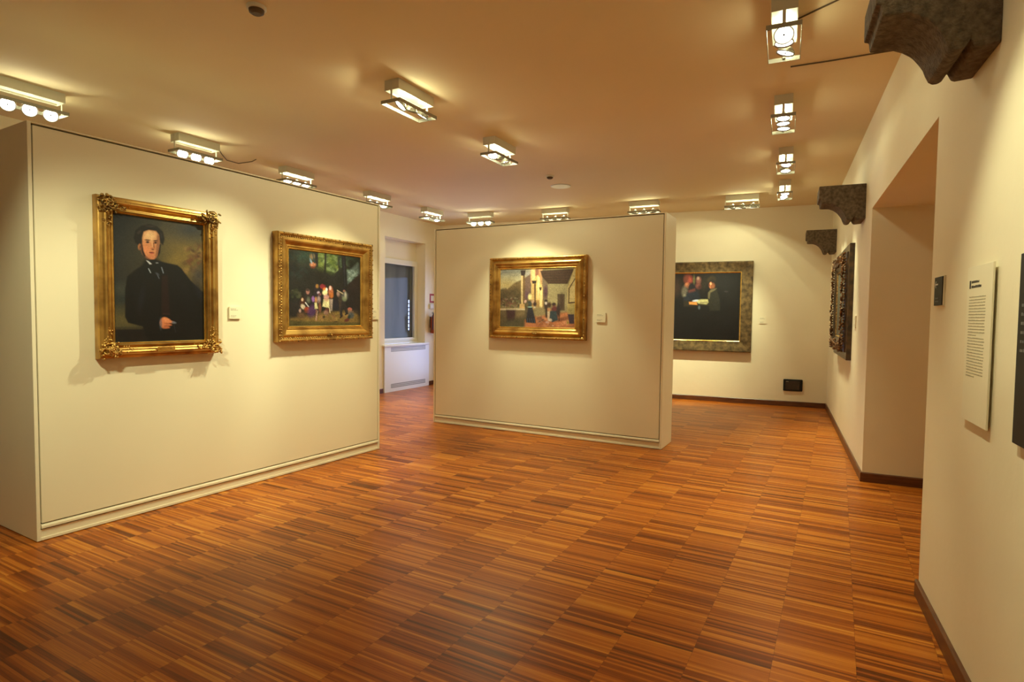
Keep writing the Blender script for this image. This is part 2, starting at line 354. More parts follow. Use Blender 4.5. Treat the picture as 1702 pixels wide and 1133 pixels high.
class Paint:
    """a canvas of coloured vertices; brush marks are given in the coordinates of a sketch"""
    def __init__(s, w, h, quad, nx, gain):
        s.w, s.h, s.nx = w, h, nx; s.ny = int(nx*h/w)
        u, v = np.meshgrid(np.linspace(0, 1, s.nx), np.linspace(0, 1, s.ny))
        Hh = homog([(0, 0), (1, 0), (1, 1), (0, 1)], quad)
        q = np.stack([u, v, np.ones_like(u)], -1) @ Hh.T
        s.X, s.Y = q[..., 0]/q[..., 2], q[..., 1]/q[..., 2]; s.U, s.V = u, v
        s.C = np.zeros((s.ny, s.nx, 3)); s.gain = np.array(gain)
        s.rng = np.random.default_rng(nx)
    def z(s, ox, oy, k): s.ox, s.oy, s.k = ox, oy, k
    def _c(s, c): return s2l(c)
    def _mix(s, a, c): a = np.clip(a, 0, 1)[..., None]; s.C = s.C*(1-a) + s._c(c)*a
    def fill(s, c): s.C[:] = s._c(c)
    def e(s, x, y, rx, ry, c, ang=0, soft=.25, a=1.0):
        x, y, rx, ry = s.ox+x/s.k, s.oy+y/s.k, rx/s.k, ry/s.k
        t = math.radians(ang); dx, dy = s.X-x, s.Y-y
        p, q = dx*math.cos(t)+dy*math.sin(t), -dx*math.sin(t)+dy*math.cos(t)
        d = np.sqrt((p/rx)**2+(q/ry)**2); s._mix(a*np.clip((1+soft-d)/(2*soft), 0, 1), c)
    def g(s, pts, c, soft=1.0, a=1.0):
        P = [(s.ox+x/s.k, s.oy+y/s.k) for x, y in pts]; n = len(P)
        ins = np.zeros(s.X.shape, bool); dist = np.full(s.X.shape, 1e9)
        for i in range(n):
            x1, y1 = P[i]; x2, y2 = P[(i+1) % n]
            cond = ((y1 > s.Y) != (y2 > s.Y))
            with np.errstate(divide='ignore', invalid='ignore'):
                xi = (x2-x1)*(s.Y-y1)/((y2-y1) if y2 != y1 else 1e-9)+x1
            ins ^= cond & (s.X < xi)
            L2 = (x2-x1)**2+(y2-y1)**2+1e-9; t = np.clip(((s.X-x1)*(x2-x1)+(s.Y-y1)*(y2-y1))/L2, 0, 1)
            dist = np.minimum(dist, np.hypot(s.X-x1-t*(x2-x1), s.Y-y1-t*(y2-y1)))
        sd = np.where(ins, dist, -dist); sf = soft/s.k*4
        s._mix(a*np.clip((sd+sf/2)/sf, 0, 1), c)
    def l(s, x1, y1, x2, y2, wd, c, a=1.0):
        x1, y1, x2, y2 = s.ox+x1/s.k, s.oy+y1/s.k, s.ox+x2/s.k, s.oy+y2/s.k; wd = wd/s.k/2
        L2 = (x2-x1)**2+(y2-y1)**2+1e-9; t = np.clip(((s.X-x1)*(x2-x1)+(s.Y-y1)*(y2-y1))/L2, 0, 1)
        d = np.hypot(s.X-x1-t*(x2-x1), s.Y-y1-t*(y2-y1)); s._mix(a*np.clip(1.5-d/wd, 0, 1), c)
    def daub(s, n, x0, x1, y0, y1, r, cols, a=.6, seed=1, asp=1.5):
        rr = random.Random(seed)
        for i in range(n):
            s.e(rr.uniform(x0, x1), rr.uniform(y0, y1), r*rr.uniform(.5, 1.4)*asp, r*rr.uniform(.5, 1.3), rr.choice(cols), rr.uniform(-60, 60), .5, a)
    def grain(s, amt):
        n = s.rng.standard_normal((s.ny, s.nx)); n = (n + np.roll(n, 1, 0) + np.roll(n, 1, 1) + np.roll(n, (1, 1), (0, 1)))/2
        s.C *= np.clip(1+amt*n[..., None], .4, 1.8)
    def patina(s, amt=.25, brown=(74, 56, 30), k=.12):
        g = np.zeros_like(s.U)
        for f, a in ((7, .5), (17, .3), (41, .25)):
            n = s.rng.standard_normal((f+2, f+2)); fx, fy = s.U*f, s.V*f; ix, iy = fx.astype(int), fy.astype(int); tx, ty = fx-ix, fy-iy
            g += a*((n[iy, ix]*(1-tx)+n[iy, ix+1]*tx)*(1-ty)+(n[iy+1, ix]*(1-tx)+n[iy+1, ix+1]*tx)*ty)
        s.C *= np.clip(1+amt*g[..., None], .3, 2.0); s.C = s.C*(1-k) + s._c(brown)*k
    def build(s, parent, y):
        x = (s.U-.5)*s.w; zz = (.5-s.V)*s.h
        co = np.stack([x, np.full_like(x, y), zz], -1).reshape(-1, 3)
        me = bpy.data.meshes.new('canvas'); nx, ny = s.nx, s.ny
        i = np.arange((ny-1)*nx).reshape(ny-1, nx)[:, :-1].ravel()
        quads = np.stack([i, i+nx, i+nx+1, i+1], -1)
        me.vertices.add(len(co)); me.vertices.foreach_set('co', co.ravel())
        me.loops.add(quads.size); me.loops.foreach_set('vertex_index', quads.ravel().astype(np.int32))
        me.polygons.add(len(quads)); me.polygons.foreach_set('loop_start', np.arange(0, quads.size, 4, dtype=np.int32))
        me.update(calc_edges=True)
        ca = me.color_attributes.new('Col', 'FLOAT_COLOR', 'POINT')
        c = np.ones((len(co), 4)); c[:, :3] = np.clip(s.C.reshape(-1, 3)*s.gain, 0.0015, .85); ca.data.foreach_set('color', c.ravel())
        me.materials.append(M_paint)
        o = bpy.data.objects.new('canvas', me); COL.objects.link(o); o.parent = parent; return o
GAIN = (1.2, 1.36, 2.15)
def plaque(parent, x, z, y, w, h, M=None):
    bm = bmesh.new(); box(bm, x-w/2, x+w/2, y-.006, y, z-h/2, z+h/2)
    for i in range(7): box(bm, x-w*.36+i*w*.105, x-w*.36+i*w*.105+w*.07, y-.0066, y-.006, z-h*.08, z+h*.12, 1)
    return ob('name_plaque', bm, [M or M_goldb, M_goldd], parent, bevel=0)
# --- portrait
def portrait():
    s0, s1, z0, z1 = .366, 1.262, 1.203, 2.358
    W, Hh = s1-s0, z1-z0
    r = tag(empty('framed_painting', FL.p((s0+s1)/2, (z0+z1)/2, 0), FL.a), 'portrait of a dark-haired man in a black coat in a gold frame with leafy corners', 'painting')
    prof = [(0, 0), (0, .05), (.004, .062), (.012, .066), (.026, .070), (.036, .082), (.046, .086), (.056, .078), (.064, .060), (.074, .052), (.084, .054), (.090, .064), (.096, .066), (.101, .056), (.106, .040), (.112, .034)]
    bm = bmesh.new(); frame_sweep(bm, W, Hh, prof, 1); ob('frame_moulding', bm, M_gold, r, loc=(0, 0.0, 0))
    bm = bmesh.new(); frame_sweep(bm, W-.212, Hh-.212, [(0, .03), (0, .043), (.004, .045), (.007, .040), (.008, .03)], 1); ob('inner_slip', bm, M_goldb, r)
    bm = bmesh.new(); box(bm, -W/2+.01, W/2-.01, -.02, 0, -Hh/2+.01, Hh/2-.01); ob('backing_board', bm, M_dwood, r)
    rnd = random.Random(5)
    for sx in (-1, 1):
        for sz in (-1, 1):
            bm = bmesh.new(); cx, cz = sx*(W/2-.055), sz*(Hh/2-.055)
            for i in range(70):      # leaves fanning from the corner, thinning out along both sides
                if i < 34: px, pz = rnd.uniform(-.058, .062), rnd.uniform(-.058, .062)
                elif i < 52: px, pz = rnd.uniform(.05, .17), rnd.uniform(-.028, .03)*(1-.0)
                else: px, pz = rnd.uniform(-.028, .03), rnd.uniform(.05, .17)
                far = max(px, pz); k = 1.0 - .55*max(0, far-.06)/.11
                pos = Vector((cx-sx*px, -(.068+rnd.uniform(0, .03)*k), cz-sz*pz))
                blob(bm, pos, (.016*k*rnd.uniform(.7, 1.3), .007*k*rnd.uniform(.8, 1.3), .011*k*rnd.uniform(.7, 1.2)), rnd)
            for i in range(5):
                a0 = rnd.uniform(0, 6.28); c = (cx-sx*rnd.uniform(-.03, .03), cz-sz*rnd.uniform(-.03, .03)); pts = []
                for t in range(16):
                    rr = .006+.0019*t; aa = a0+t*.5; pts.append((c[0]+rr*math.cos(aa), -.092-.012*math.sin(t/15*math.pi), c[1]+rr*math.sin(aa)))
                tube(bm, pts, .006, 6, [.5+.5*math.sin(.3+t/15*2.6) for t in range(16)])
            ob('corner_ornament', bm, M_goldd if sz > 0 else M_gold, r, smooth=True)
    plaque(r, .0, -Hh/2+.055, -.086, .13, .034)
    w, h = W-.22, Hh-.22
    k = 3.541; P = Paint(w, h, [(140+x/k, 300+y/k) for x, y in ((168, 197), (720, 268), (722, 938), (175, 950))], 210, GAIN); P.z(140, 300, k)
    P.fill((34, 33, 27)); P.e(250, 300, 160, 200, (30, 31, 28), 0, .8); P.e(560, 480, 200, 210, (66, 58, 32), -30, .9, .9)
    P.e(620, 450, 120, 160, (112, 90, 38), 0, .9, .9); P.e(560, 470, 60, 30, (120, 96, 40), -20, .8, .6); P.e(640, 290, 120, 60, (44, 44, 38), 0, .8)
    P.e(215, 720, 70, 90, (38, 42, 34), 0, .8); P.e(240, 820, 120, 60, (84, 72, 36), 0, .8, .9); P.e(230, 640, 60, 30, (52, 52, 40), 0, .8)
    P.daub(30, 600, 720, 380, 560, 13, [(120, 78, 38), (70, 50, 26), (96, 66, 34), (130, 100, 50)], .5, 3)
    P.e(690, 560, 40, 50, (52, 48, 44), 0, .8, .8); P.daub(14, 620, 700, 400, 500, 10, [(90, 52, 30), (60, 44, 24)], .6, 8)
    P.g([(165, 862), (350, 866), (400, 960), (165, 960)], (22, 18, 15), 3); P.g([(165, 858), (330, 860), (345, 872), (165, 872)], (56, 48, 28), 2)
    K = (14, 13, 12)
    P.g([(350, 500), (300, 530), (256, 565), (242, 640), (240, 800), (258, 835), (345, 856), (380, 950), (740, 950), (740, 680), (700, 645), (640, 590), (585, 520), (560, 500), (480, 484), (400, 462)], K, 2)
    P.e(340, 700, 16, 70, (24, 24, 26), 10, .6, .6); P.e(690, 650, 20, 60, (24, 25, 28), -25, .7, .7); P.e(600, 640, 40, 90, (18, 18, 19), -20, .8, .6)
    P.g([(462, 560), (500, 560), (510, 790), (462, 790)], (34, 17, 13), 3, .8); P.l(462, 560, 450, 800, 4, (8, 7, 7))
    P.e(404, 520, 62, 62, (12, 13, 12), 0, .2)                                   # cravat
    P.e(333, 392, 11, 20, (150, 92, 48), 10, .3); P.e(336, 396, 5, 12, (90, 48, 26), 10, .4)
    P.g([(350, 312), (372, 292), (440, 294), (453, 330), (452, 400), (441, 442), (420, 466), (396, 466), (366, 442), (347, 400)], (186, 118, 66), 1.6)
    P.e(394, 330, 40, 30, (212, 162, 100), 0, .5); P.e(372, 412, 22, 26, (206, 122, 68), 0, .7, .8); P.e(400, 450, 26, 14, (176, 100, 58), 0, .6, .8)
    P.g([(438, 320), (454, 330), (453, 400), (440, 444), (424, 462), (430, 420), (434, 380)], (110, 66, 38), 3, .75)
    P.g([(296, 345), (306, 300), (340, 274), (392, 262), (440, 276), (474, 306), (484, 350), (474, 384), (458, 372), (450, 326), (432, 304), (388, 298), (358, 308), (347, 345), (344, 384), (332, 376), (322, 384), (306, 372)], (20, 15, 13), 2)
    P.e(330, 310, 14, 8, (52, 40, 30), -40, .5, .6); P.e(400, 276, 26, 5, (48, 38, 30), 4, .5, .6); P.e(464, 330, 6, 16, (40, 31, 28), -10, .5, .6)
    P.g([(340, 380), (350, 384), (356, 420), (368, 448), (358, 452), (345, 425)], (36, 20, 16), 1.5); P.g([(454, 380), (462, 380), (456, 430), (440, 456), (442, 436)], (26, 17, 14), 1.5)
    P.e(380, 356, 17, 4, (70, 38, 24), 4, .4); P.e(427, 360, 14, 4, (50, 28, 20), -4, .4)
    P.e(380, 368, 12, 6, (92, 54, 34), 4, .3); P.e(381, 368, 5, 5, (18, 12, 12), 0, .3); P.e(428, 371, 10, 5.5, (78, 46, 32), -4, .3); P.e(428, 371, 4.5, 4.5, (16, 11, 11), 0, .3)
    P.l(407, 364, 411, 398, 6, (206, 150, 92), .8); P.l(417, 372, 420, 404, 6, (98, 56, 32), .8); P.e(410, 404, 11, 6, (176, 104, 58), 0, .4); P.e(412, 410, 9, 3, (84, 42, 26), 0, .4)
    P.e(404, 428, 16, 4, (126, 44, 30), 3, .3); P.e(405, 434, 12, 3, (176, 84, 56), 3, .4); P.l(390, 428, 420, 430, 2, (66, 24, 18))
    P.g([(372, 474), (384, 478), (404, 494), (392, 496)], (196, 190, 170), 1.5); P.e(436, 488, 8, 3, (120, 116, 104), 0, .5); P.l(385, 522, 397, 545, 5, (150, 150, 140), .9); P.l(464, 515, 474, 546, 6, (120, 122, 118), .8)
    P.l(434, 548, 448, 578, 5, (90, 92, 92), .7); P.e(438, 552, 12, 5, (60, 62, 62), 30, .5)
    P.e(478, 836, 28, 32, (188, 108, 60), 0, .15); P.e(492, 820, 26, 13, (204, 124, 72), 20, .25); P.e(516, 830, 20, 7, (196, 116, 66), 12, .3); P.e(500, 846, 22, 7, (180, 100, 56), 8, .3); P.e(490, 862, 20, 7, (166, 90, 50), 4, .3)
    P.l(480, 838, 512, 838, 2, (92, 46, 28)); P.l(476, 853, 508, 855, 2, (92, 46, 28)); P.e(456, 840, 8, 30, (70, 78, 76), 0, .5, .7); P.e(535, 834, 14, 6, (96, 98, 96), 12, .4); P.l(470, 784, 510, 786, 4, (60, 34, 26), .8); P.l(536, 850, 546, 890, 4, (36, 38, 40), .8)
    P.patina(.08, (40, 34, 22), .04); P.C *= np.array([.86, .8, .74]); P.grain(.08); P.build(r, -.034)
portrait()
# --- woodland scene
def landscape():
    s0, s1, z0, z1 = 1.832, 3.045, 1.272, 2.292
    W, Hh = s1-s0, z1-z0
    r = tag(empty('framed_painting', FL.p((s0+s1)/2, (z0+z1)/2, 0), FL.a), 'wide gold-framed woodland scene with a group of peasants and a standing musician', 'painting')
    prof = [(0, 0), (0, .070), (.006, .082), (.014, .086), (.022, .084), (.030, .074), (.038, .070), (.046, .074), (.056, .080), (.070, .082), (.084, .076), (.100, .060), (.112, .050), (.118, .054), (.124, .054), (.130, .044), (.138, .038)]
    def mod(i, k, x, L): return .006*math.sin(x*2*math.pi/.03) if i in (3, 4) else (.0035*math.sin(x*2*math.pi/.045)*math.sin(x*40) if i in (6, 7) else 0)
    bm = bmesh.new(); frame_sweep(bm, W, Hh, prof, 1); beading(bm, W, Hh, .036, .073, .025, .0105, 2); beading(bm, W, Hh, .010, .082, .05, .012, 3, .01)
    ob('frame_moulding', bm, [M_gold, M_goldd], r)
    bm = bmesh.new(); frame_sweep(bm, W-.27, Hh-.27, [(0, .03), (0, .045), (.005, .048), (.012, .040), (.013, .03)], 1); ob('inner_slip', bm, M_goldb, r)
    bm = bmesh.new(); box(bm, -W/2+.01, W/2-.01, -.02, 0, -Hh/2+.01, Hh/2-.01); ob('backing_board', bm, M_dwood, r)
    rnd = random.Random(9); bm = bmesh.new()
    for i in range(10): blob(bm, Vector((rnd.uniform(-.03, .03), -.082, -Hh/2+.062+rnd.uniform(-.012, .012))), (.012, .006, .007), rnd)
    ob('centre_ornament', bm, M_goldd, r, smooth=True)
    w, h = W-.29, Hh-.29
    P = Paint(w, h, [(477, 413), (600, 429), (596, 540), (475.5, 542.6)], 230, GAIN)
    P.z(475, 410, 13.616); P.fill((30, 27, 21)); q = P
    q.e(900, 150, 520, 260, (46, 52, 26), 0, .9); q.e(800, 300, 90, 180, (92, 96, 36), 0, .8, .9); q.e(1040, 350, 110, 190, (82, 92, 34), 0, .8, .9); q.e(420, 200, 130, 110, (36, 48, 32), 0, .8)
    q.daub(60, 730, 1180, 160, 560, 32, [(112, 116, 48), (56, 66, 28), (84, 92, 34), (40, 48, 26), (130, 136, 80)], .5, 4)
    q.daub(40, 60, 520, 120, 700, 40, [(36, 33, 28), (24, 24, 20), (44, 40, 34), (30, 44, 34)], .5, 6); q.daub(26, 1180, 1640, 260, 560, 34, [(70, 80, 50), (44, 52, 36), (60, 66, 46)], .55, 7)
    q.g([(1380, 620), (1640, 400), (1660, 620), (1400, 860)], (96, 104, 84), 20, .9); q.daub(22, 1380, 1600, 540, 800, 20, [(140, 148, 120), (76, 86, 56), (110, 116, 90)], .5, 11, 2.5)
    q.g([(1400, 870), (1660, 640), (1690, 1100), (1390, 1100)], (44, 32, 25), 8)
    q.g([(640, 60), (730, 60), (720, 470), (660, 470)], (26, 22, 20), 6); q.l(905, 150, 880, 600, 44, (28, 25, 18)); q.g([(1270, 200), (1370, 210), (1385, 900), (1290, 900)], (26, 24, 22), 5); q.l(1210, 240, 1200, 700, 26, (34, 33, 22)); q.l(1320, 300, 1330, 900, 14, (56, 54, 54), .6)
    q.e(590, 230, 60, 60, (110, 84, 50), 20, .4, .9); q.e(600, 420, 66, 50, (176, 104, 62), 0, .4, .9); q.e(560, 340, 20, 60, (120, 130, 124), -20, .5, .8); q.e(600, 480, 50, 24, (98, 40, 24), 0, .5, .9); q.l(600, 160, 640, 380, 22, (22, 40, 44), .9)
    q.z(475, 470, 13.616)
    q.g([(30, 780), (500, 760), (900, 660), (1600, 640), (1640, 960), (30, 960)], (124, 92, 40), 25, .95); q.g([(30, 860), (1640, 900), (1640, 970), (30, 970)], (72, 66, 30), 12, .8)
    q.g([(0, 440), (300, 440), (330, 780), (0, 800)], (34, 28, 24), 20, .95); q.daub(26, 60, 280, 180, 350, 26, [(60, 60, 32), (44, 46, 28), (84, 80, 52)], .5, 2); q.g([(1040, 380), (1180, 380), (1180, 640), (1050, 640)], (32, 28, 32), 12)
    q.g([(1360, 150), (1690, 100), (1690, 760), (1420, 640)], (40, 32, 28), 12, .8)
    q.daub(40, 700, 1500, 680, 860, 22, [(150, 116, 50), (116, 84, 46), (140, 90, 50), (96, 76, 34)], .5, 14, 2.4)
    # seated couple at left
    q.e(470, 320, 90, 150, (40, 34, 28), 0, .3); q.e(468, 215, 40, 55, (150, 96, 74), 0, .3); q.e(470, 175, 46, 30, (60, 44, 34), 0, .4); q.e(480, 400, 40, 60, (96, 92, 66), 0, .5)
    q.e(345, 470, 60, 130, (70, 36, 22), 0, .35); q.e(338, 390, 26, 36, (206, 160, 110), 0, .3); q.e(350, 550, 46, 60, (186, 160, 118), -35, .3); q.l(410, 460, 480, 550, 24, (220, 200, 170)); q.e(440, 600, 66, 44, (150, 58, 30), -15, .3); q.e(460, 660, 70, 30, (110, 52, 30), 0, .4)
    q.e(560, 640, 90, 140, (84, 48, 76), 20, .4, .9); q.e(590, 380, 34, 60, (146, 92, 134), 0, .4); q.e(280, 640, 26, 40, (170, 130, 104), 0, .4); q.e(310, 740, 90, 60, (104, 70, 40), 0, .5, .8)
    # centre group
    q.e(680, 200, 70, 160, (38, 30, 32), 0, .4); q.e(690, 90, 34, 46, (150, 100, 40), 0, .3); q.e(715, 235, 30, 30, (190, 160, 150), 0, .4); q.e(745, 270, 40, 30, (110, 60, 50), 0, .4); q.e(720, 390, 40, 70, (156, 124, 104), 0, .4); q.e(740, 560, 34, 110, (120, 70, 44), 0, .4)
    q.e(655, 400, 28, 70, (170, 110, 60), 0, .3); q.g([(620, 460), (670, 460), (695, 590), (620, 600)], (216, 196, 120), 4); q.l(660, 620, 650, 850, 30, (150, 100, 70)); q.l(690, 640, 640, 830, 14, (200, 160, 120), .8)
    q.e(820, 100, 66, 52, (150, 44, 44), 20, .3); q.e(866, 160, 44, 40, (224, 120, 40), 0, .3); q.e(905, 165, 24, 40, (244, 220, 180), 0, .3); q.e(866, 235, 56, 60, (240, 206, 130), 0, .25); q.e(895, 330, 60, 50, (196, 140, 120), 0, .3)
    q.g([(830, 380), (960, 380), (960, 580), (800, 540)], (230, 205, 130), 6); q.e(895, 370, 50, 60, (206, 140, 100), 0, .4, .8); q.e(910, 620, 50, 50, (90, 44, 32), 0, .3); q.l(960, 580, 970, 680, 18, (220, 190, 130)); q.e(880, 680, 50, 50, (150, 104, 78), 0, .4, .8); q.e(825, 775, 28, 22, (46, 34, 26), 0, .4)
    q.e(1000, 220, 56, 120, (164, 88, 48), 0, .3); q.e(990, 130, 26, 44, (226, 170, 136), 0, .35); q.e(1010, 290, 46, 60, (178, 96, 36), 0, .4); q.g([(970, 380), (1040, 380), (1020, 640), (980, 640)], (170, 140, 110), 6, .9)
    # musician at right
    q.g([(1150, 200), (1240, 220), (1260, 480), (1250, 780), (1200, 780), (1180, 480)], (60, 46, 34), 5); q.e(1170, 260, 34, 60, (150, 112, 86), 0, .4); q.e(1320, 300, 70, 90, (92, 84, 68), 0, .35); q.e(1335, 290, 24, 70, (176, 160, 120), 0, .4); q.e(1310, 165, 36, 26, (26, 24, 34), 0, .3); q.e(1310, 195, 26, 24, (150, 100, 70), 0, .4)
    q.l(1150, 180, 1280, 260, 20, (190, 160, 110)); q.g([(1260, 370), (1370, 370), (1340, 480), (1390, 700), (1330, 720), (1270, 520), (1240, 740), (1190, 740), (1230, 480)], (40, 34, 30), 4); q.e(1310, 370, 50, 50, (130, 128, 84), 0, .4, .8); q.l(1360, 700, 1320, 720, 30, (30, 24, 20)); q.l(1245, 740, 1200, 790, 30, (30, 24, 20))
    q.e(1425, 600, 48, 34, (170, 90, 66), 0, .3); q.e(1430, 650, 44, 36, (130, 90, 56), 0, .4); q.e(1450, 730, 66, 74, (64, 66, 58), 10, .4); q.e(1400, 780, 34, 50, (28, 44, 36), 20, .4); q.e(1350, 840, 60, 34, (88, 34, 30), -20, .4); q.e(1100, 880, 50, 14, (60, 44, 26), 0, .5)
    P.patina(.3, (60, 48, 28), .08); P.C *= .72; P.grain(.16); P.build(r, -.036)
landscape()
# --- loggia scene on the middle panel
def loggia():
    s0, s1, z0, z1 = .958, 2.325, 1.243, 2.295
    W, Hh = s1-s0, z1-z0
    r = tag(empty('framed_painting', FM.p((s0+s1)/2, (z0+z1)/2, 0), FM.a), 'gold-framed painting of a columned loggia hanging alone on the middle panel', 'painting')
    prof = [(0, 0), (0, .060), (.006, .070), (.014, .074), (.022, .072), (.032, .058), (.042, .052), (.052, .060), (.064, .074), (.078, .080), (.090, .074), (.100, .060), (.108, .058), (.116, .060), (.122, .050), (.132, .044), (.142, .040)]
    def mod(i, k, x, L): return .004*math.sin(x*2*math.pi/.05)*math.sin(x*31) if i in (3, 4, 5) else 0
    bm = bmesh.new(); frame_sweep(bm, W, Hh, prof, 1); beading(bm, W, Hh, .018, .068, .040, .014, 5, .01)
    ob('frame_moulding', bm, [M_gold, M_goldd], r)
    bm = bmesh.new(); frame_sweep(bm, W-.28, Hh-.28, [(0, .03), (0, .044), (.006, .048), (.012, .040), (.013, .03)], 1); ob('inner_slip', bm, M_goldb, r)
    bm = bmesh.new(); box(bm, -W/2+.01, W/2-.01, -.02, 0, -Hh/2+.01, Hh/2-.01); ob('backing_board', bm, M_dwood, r)
    rnd = random.Random(4); bm = bmesh.new()
    for i in range(9): blob(bm, Vector((rnd.uniform(-.03, .03), -.08, -Hh/2+.078+rnd.uniform(-.01, .01))), (.012, .006, .007), rnd)
    ob('centre_ornament', bm, M_goldd, r, smooth=True)
    w, h = W-.30, Hh-.30
    P = Paint(w, h, [(830.5, 447), (958.6, 441.5), (957.9, 545), (831, 543.9)], 250, GAIN); q = P
    q.z(825, 435, 9.85); q.fill((120, 104, 62))
    q.g([(40, 90), (620, 90), (560, 480), (40, 480)], (170, 158, 112), 20); q.g([(40, 90), (420, 100), (420, 190), (40, 210)], (112, 112, 96), 30, .9); q.e(160, 380, 150, 80, (176, 150, 84), 0, .8, .8); q.e(520, 180, 70, 60, (150, 140, 116), 0, .7)
    q.g([(40, 460), (180, 440), (290, 340), (400, 290), (480, 240), (560, 190), (600, 700), (40, 700)], (108, 88, 52), 6); q.g([(40, 520), (200, 480), (330, 440), (420, 560), (420, 680), (40, 680)], (72, 62, 40), 30, .85)
    q.daub(60, 60, 400, 440, 600, 20, [(84, 72, 44), (64, 56, 38), (96, 78, 50)], .5, 1); q.daub(90, 60, 400, 590, 760, 12, [(60, 52, 38), (140, 128, 92), (44, 38, 28), (110, 70, 56), (96, 98, 60)], .65, 2)
    for x in (240, 275, 320): q.l(x, 210, x+16, 216, 4, (60, 54, 44))
    q.g([(470, 260), (560, 190), (580, 620), (470, 620)], (104, 80, 62), 6); q.e(500, 540, 40, 70, (96, 66, 72), 0, .6, .8)
    q.g([(40, 770), (480, 765), (480, 800), (40, 800)], (196, 172, 124), 2); q.g([(40, 800), (480, 795), (490, 1080), (40, 1080)], (92, 78, 50), 6); q.g([(160, 790), (330, 790), (310, 980), (180, 1000)], (56, 36, 36), 10); q.g([(320, 800), (480, 800), (480, 900), (320, 940)], (112, 92, 56), 12, .8)
    q.g([(40, 1000), (480, 900), (700, 1080), (40, 1090)], (70, 64, 42), 20, .9)
    # arcade
    q.g([(560, 90), (760, 90), (760, 420), (560, 330)], (186, 136, 84), 4); q.g([(570, 95), (650, 95), (640, 290), (580, 290)], (226, 190, 116), 6); q.g([(640, 95), (700, 95), (700, 210), (640, 210)], (140, 90, 62), 6)
    q.g([(580, 330), (690, 200), (770, 430), (770, 640), (580, 640)], (214, 176, 96), 5); q.g([(680, 210), (720, 250), (700, 600), (680, 600)], (236, 214, 132), 3); q.e(556, 570, 30, 50, (240, 214, 132), 0, .4); q.g([(530, 620), (780, 620), (790, 780), (530, 780)], (160, 122, 66), 5)
    q.g([(400, 200), (462, 200), (462, 700), (408, 700)], (196, 166, 104), 2); q.g([(434, 200), (464, 200), (464, 700), (440, 700)], (98, 70, 40), 3); q.g([(390, 130), (480, 120), (470, 190), (456, 216), (404, 216)], (52, 44, 40), 2); q.g([(384, 690), (470, 690), (474, 765), (384, 765)], (186, 146, 84), 2)
    q.g([(590, 350), (650, 350), (650, 660), (600, 660)], (198, 158, 88), 2); q.g([(626, 350), (652, 350), (652, 660), (632, 660)], (82, 52, 34), 2); q.g([(584, 300), (664, 295), (656, 345), (596, 350)], (48, 38, 32), 2); q.g([(715, 450), (760, 450), (765, 750), (722, 750)], (232, 200, 122), 2); q.g([(704, 408), (752, 408), (740, 462), (724, 462)], (56, 40, 30), 2)
    q.g([(640, 740), (860, 740), (860, 960), (640, 960)], (136, 118, 74), 12)
    # vaulted room
    q.g([(720, 130), (1290, 90), (1180, 350), (860, 350), (760, 240)], (56, 40, 30), 4)
    for i, y in enumerate((150, 190, 232, 270, 310)): q.l(760+i*18, y+6, 1240-i*20, y-16+i*6, 8, (78, 54, 36), .8)
    q.g([(850, 350), (1190, 345), (1190, 820), (850, 820)], (142, 126, 80), 4); q.e(940, 560, 70, 120, (160, 142, 90), 0, .8, .6); q.g([(760, 240), (856, 350), (850, 620), (780, 640)], (112, 92, 66), 5); q.e(820, 480, 34, 100, (74, 50, 52), 0, .4)
    q.g([(1015, 515), (1140, 515), (1140, 790), (1020, 790)], (80, 66, 44), 3); q.e(1090, 650, 30, 110, (60, 46, 34), 0, .6)
    q.g([(1290, 90), (1330, 90), (1330, 1000), (1180, 820), (1185, 400)], (166, 142, 84), 3); q.g([(1200, 420), (1310, 240), (1310, 270), (1220, 420), (1215, 650), (1310, 640), (1310, 665), (1200, 675)], (58, 40, 26), 2)
    q.g([(1190, 690), (1320, 670), (1320, 850), (1180, 840)], (150, 130, 70), 5)
    q.g([(480, 960), (860, 860), (1180, 820), (1330, 980), (1330, 1090), (480, 1090)], (176, 106, 62), 12); q.daub(40, 640, 1300, 880, 1070, 20, [(196, 116, 66), (150, 86, 50), (206, 140, 90), (132, 92, 52)], .5, 5, 2.6); q.e(1100, 940, 130, 30, (104, 58, 38), -12, .5, .8)
    # figures
    q.e(545, 690, 50, 60, (52, 58, 50), 0, .3); q.e(482, 650, 20, 26, (206, 160, 130), 0, .3); q.e(606, 650, 22, 28, (190, 150, 110), 0, .3); q.e(636, 740, 18, 18, (186, 170, 130), 0, .3); q.e(500, 700, 30, 40, (92, 78, 48), 0, .4); q.e(640, 690, 30, 40, (48, 34, 34), 0, .4)
    q.g([(520, 745), (600, 745), (655, 960), (660, 1010), (500, 1000), (490, 900)], (34, 38, 42), 4); q.g([(470, 720), (530, 740), (500, 960), (480, 880)], (74, 64, 44), 4, .9); q.e(560, 740, 40, 8, (130, 160, 130), 0, .4)
    for i in range(8): q.l(500+i*18, 930, 502+i*20, 1000, 7, (70, 92, 104) if i % 2 else (26, 28, 30), .8)
    q.daub(30, 690, 800, 900, 990, 12, [(92, 60, 44), (150, 112, 80), (70, 48, 34)], .6, 8)
    q.e(830, 710, 36, 80, (58, 44, 40), 0, .4); q.e(826, 672, 18, 24, (200, 180, 150), 0, .4); q.e(826, 630, 26, 18, (44, 34, 30), 0, .4); q.e(885, 700, 34, 46, (56, 40, 30), 0, .4); q.e(870, 780, 44, 24, (190, 130, 84), 10, .4); q.g([(815, 750), (850, 750), (850, 930), (820, 900)], (44, 38, 32), 4); q.g([(850, 820), (890, 800), (900, 960), (860, 970)], (206, 176, 130), 4, .9)
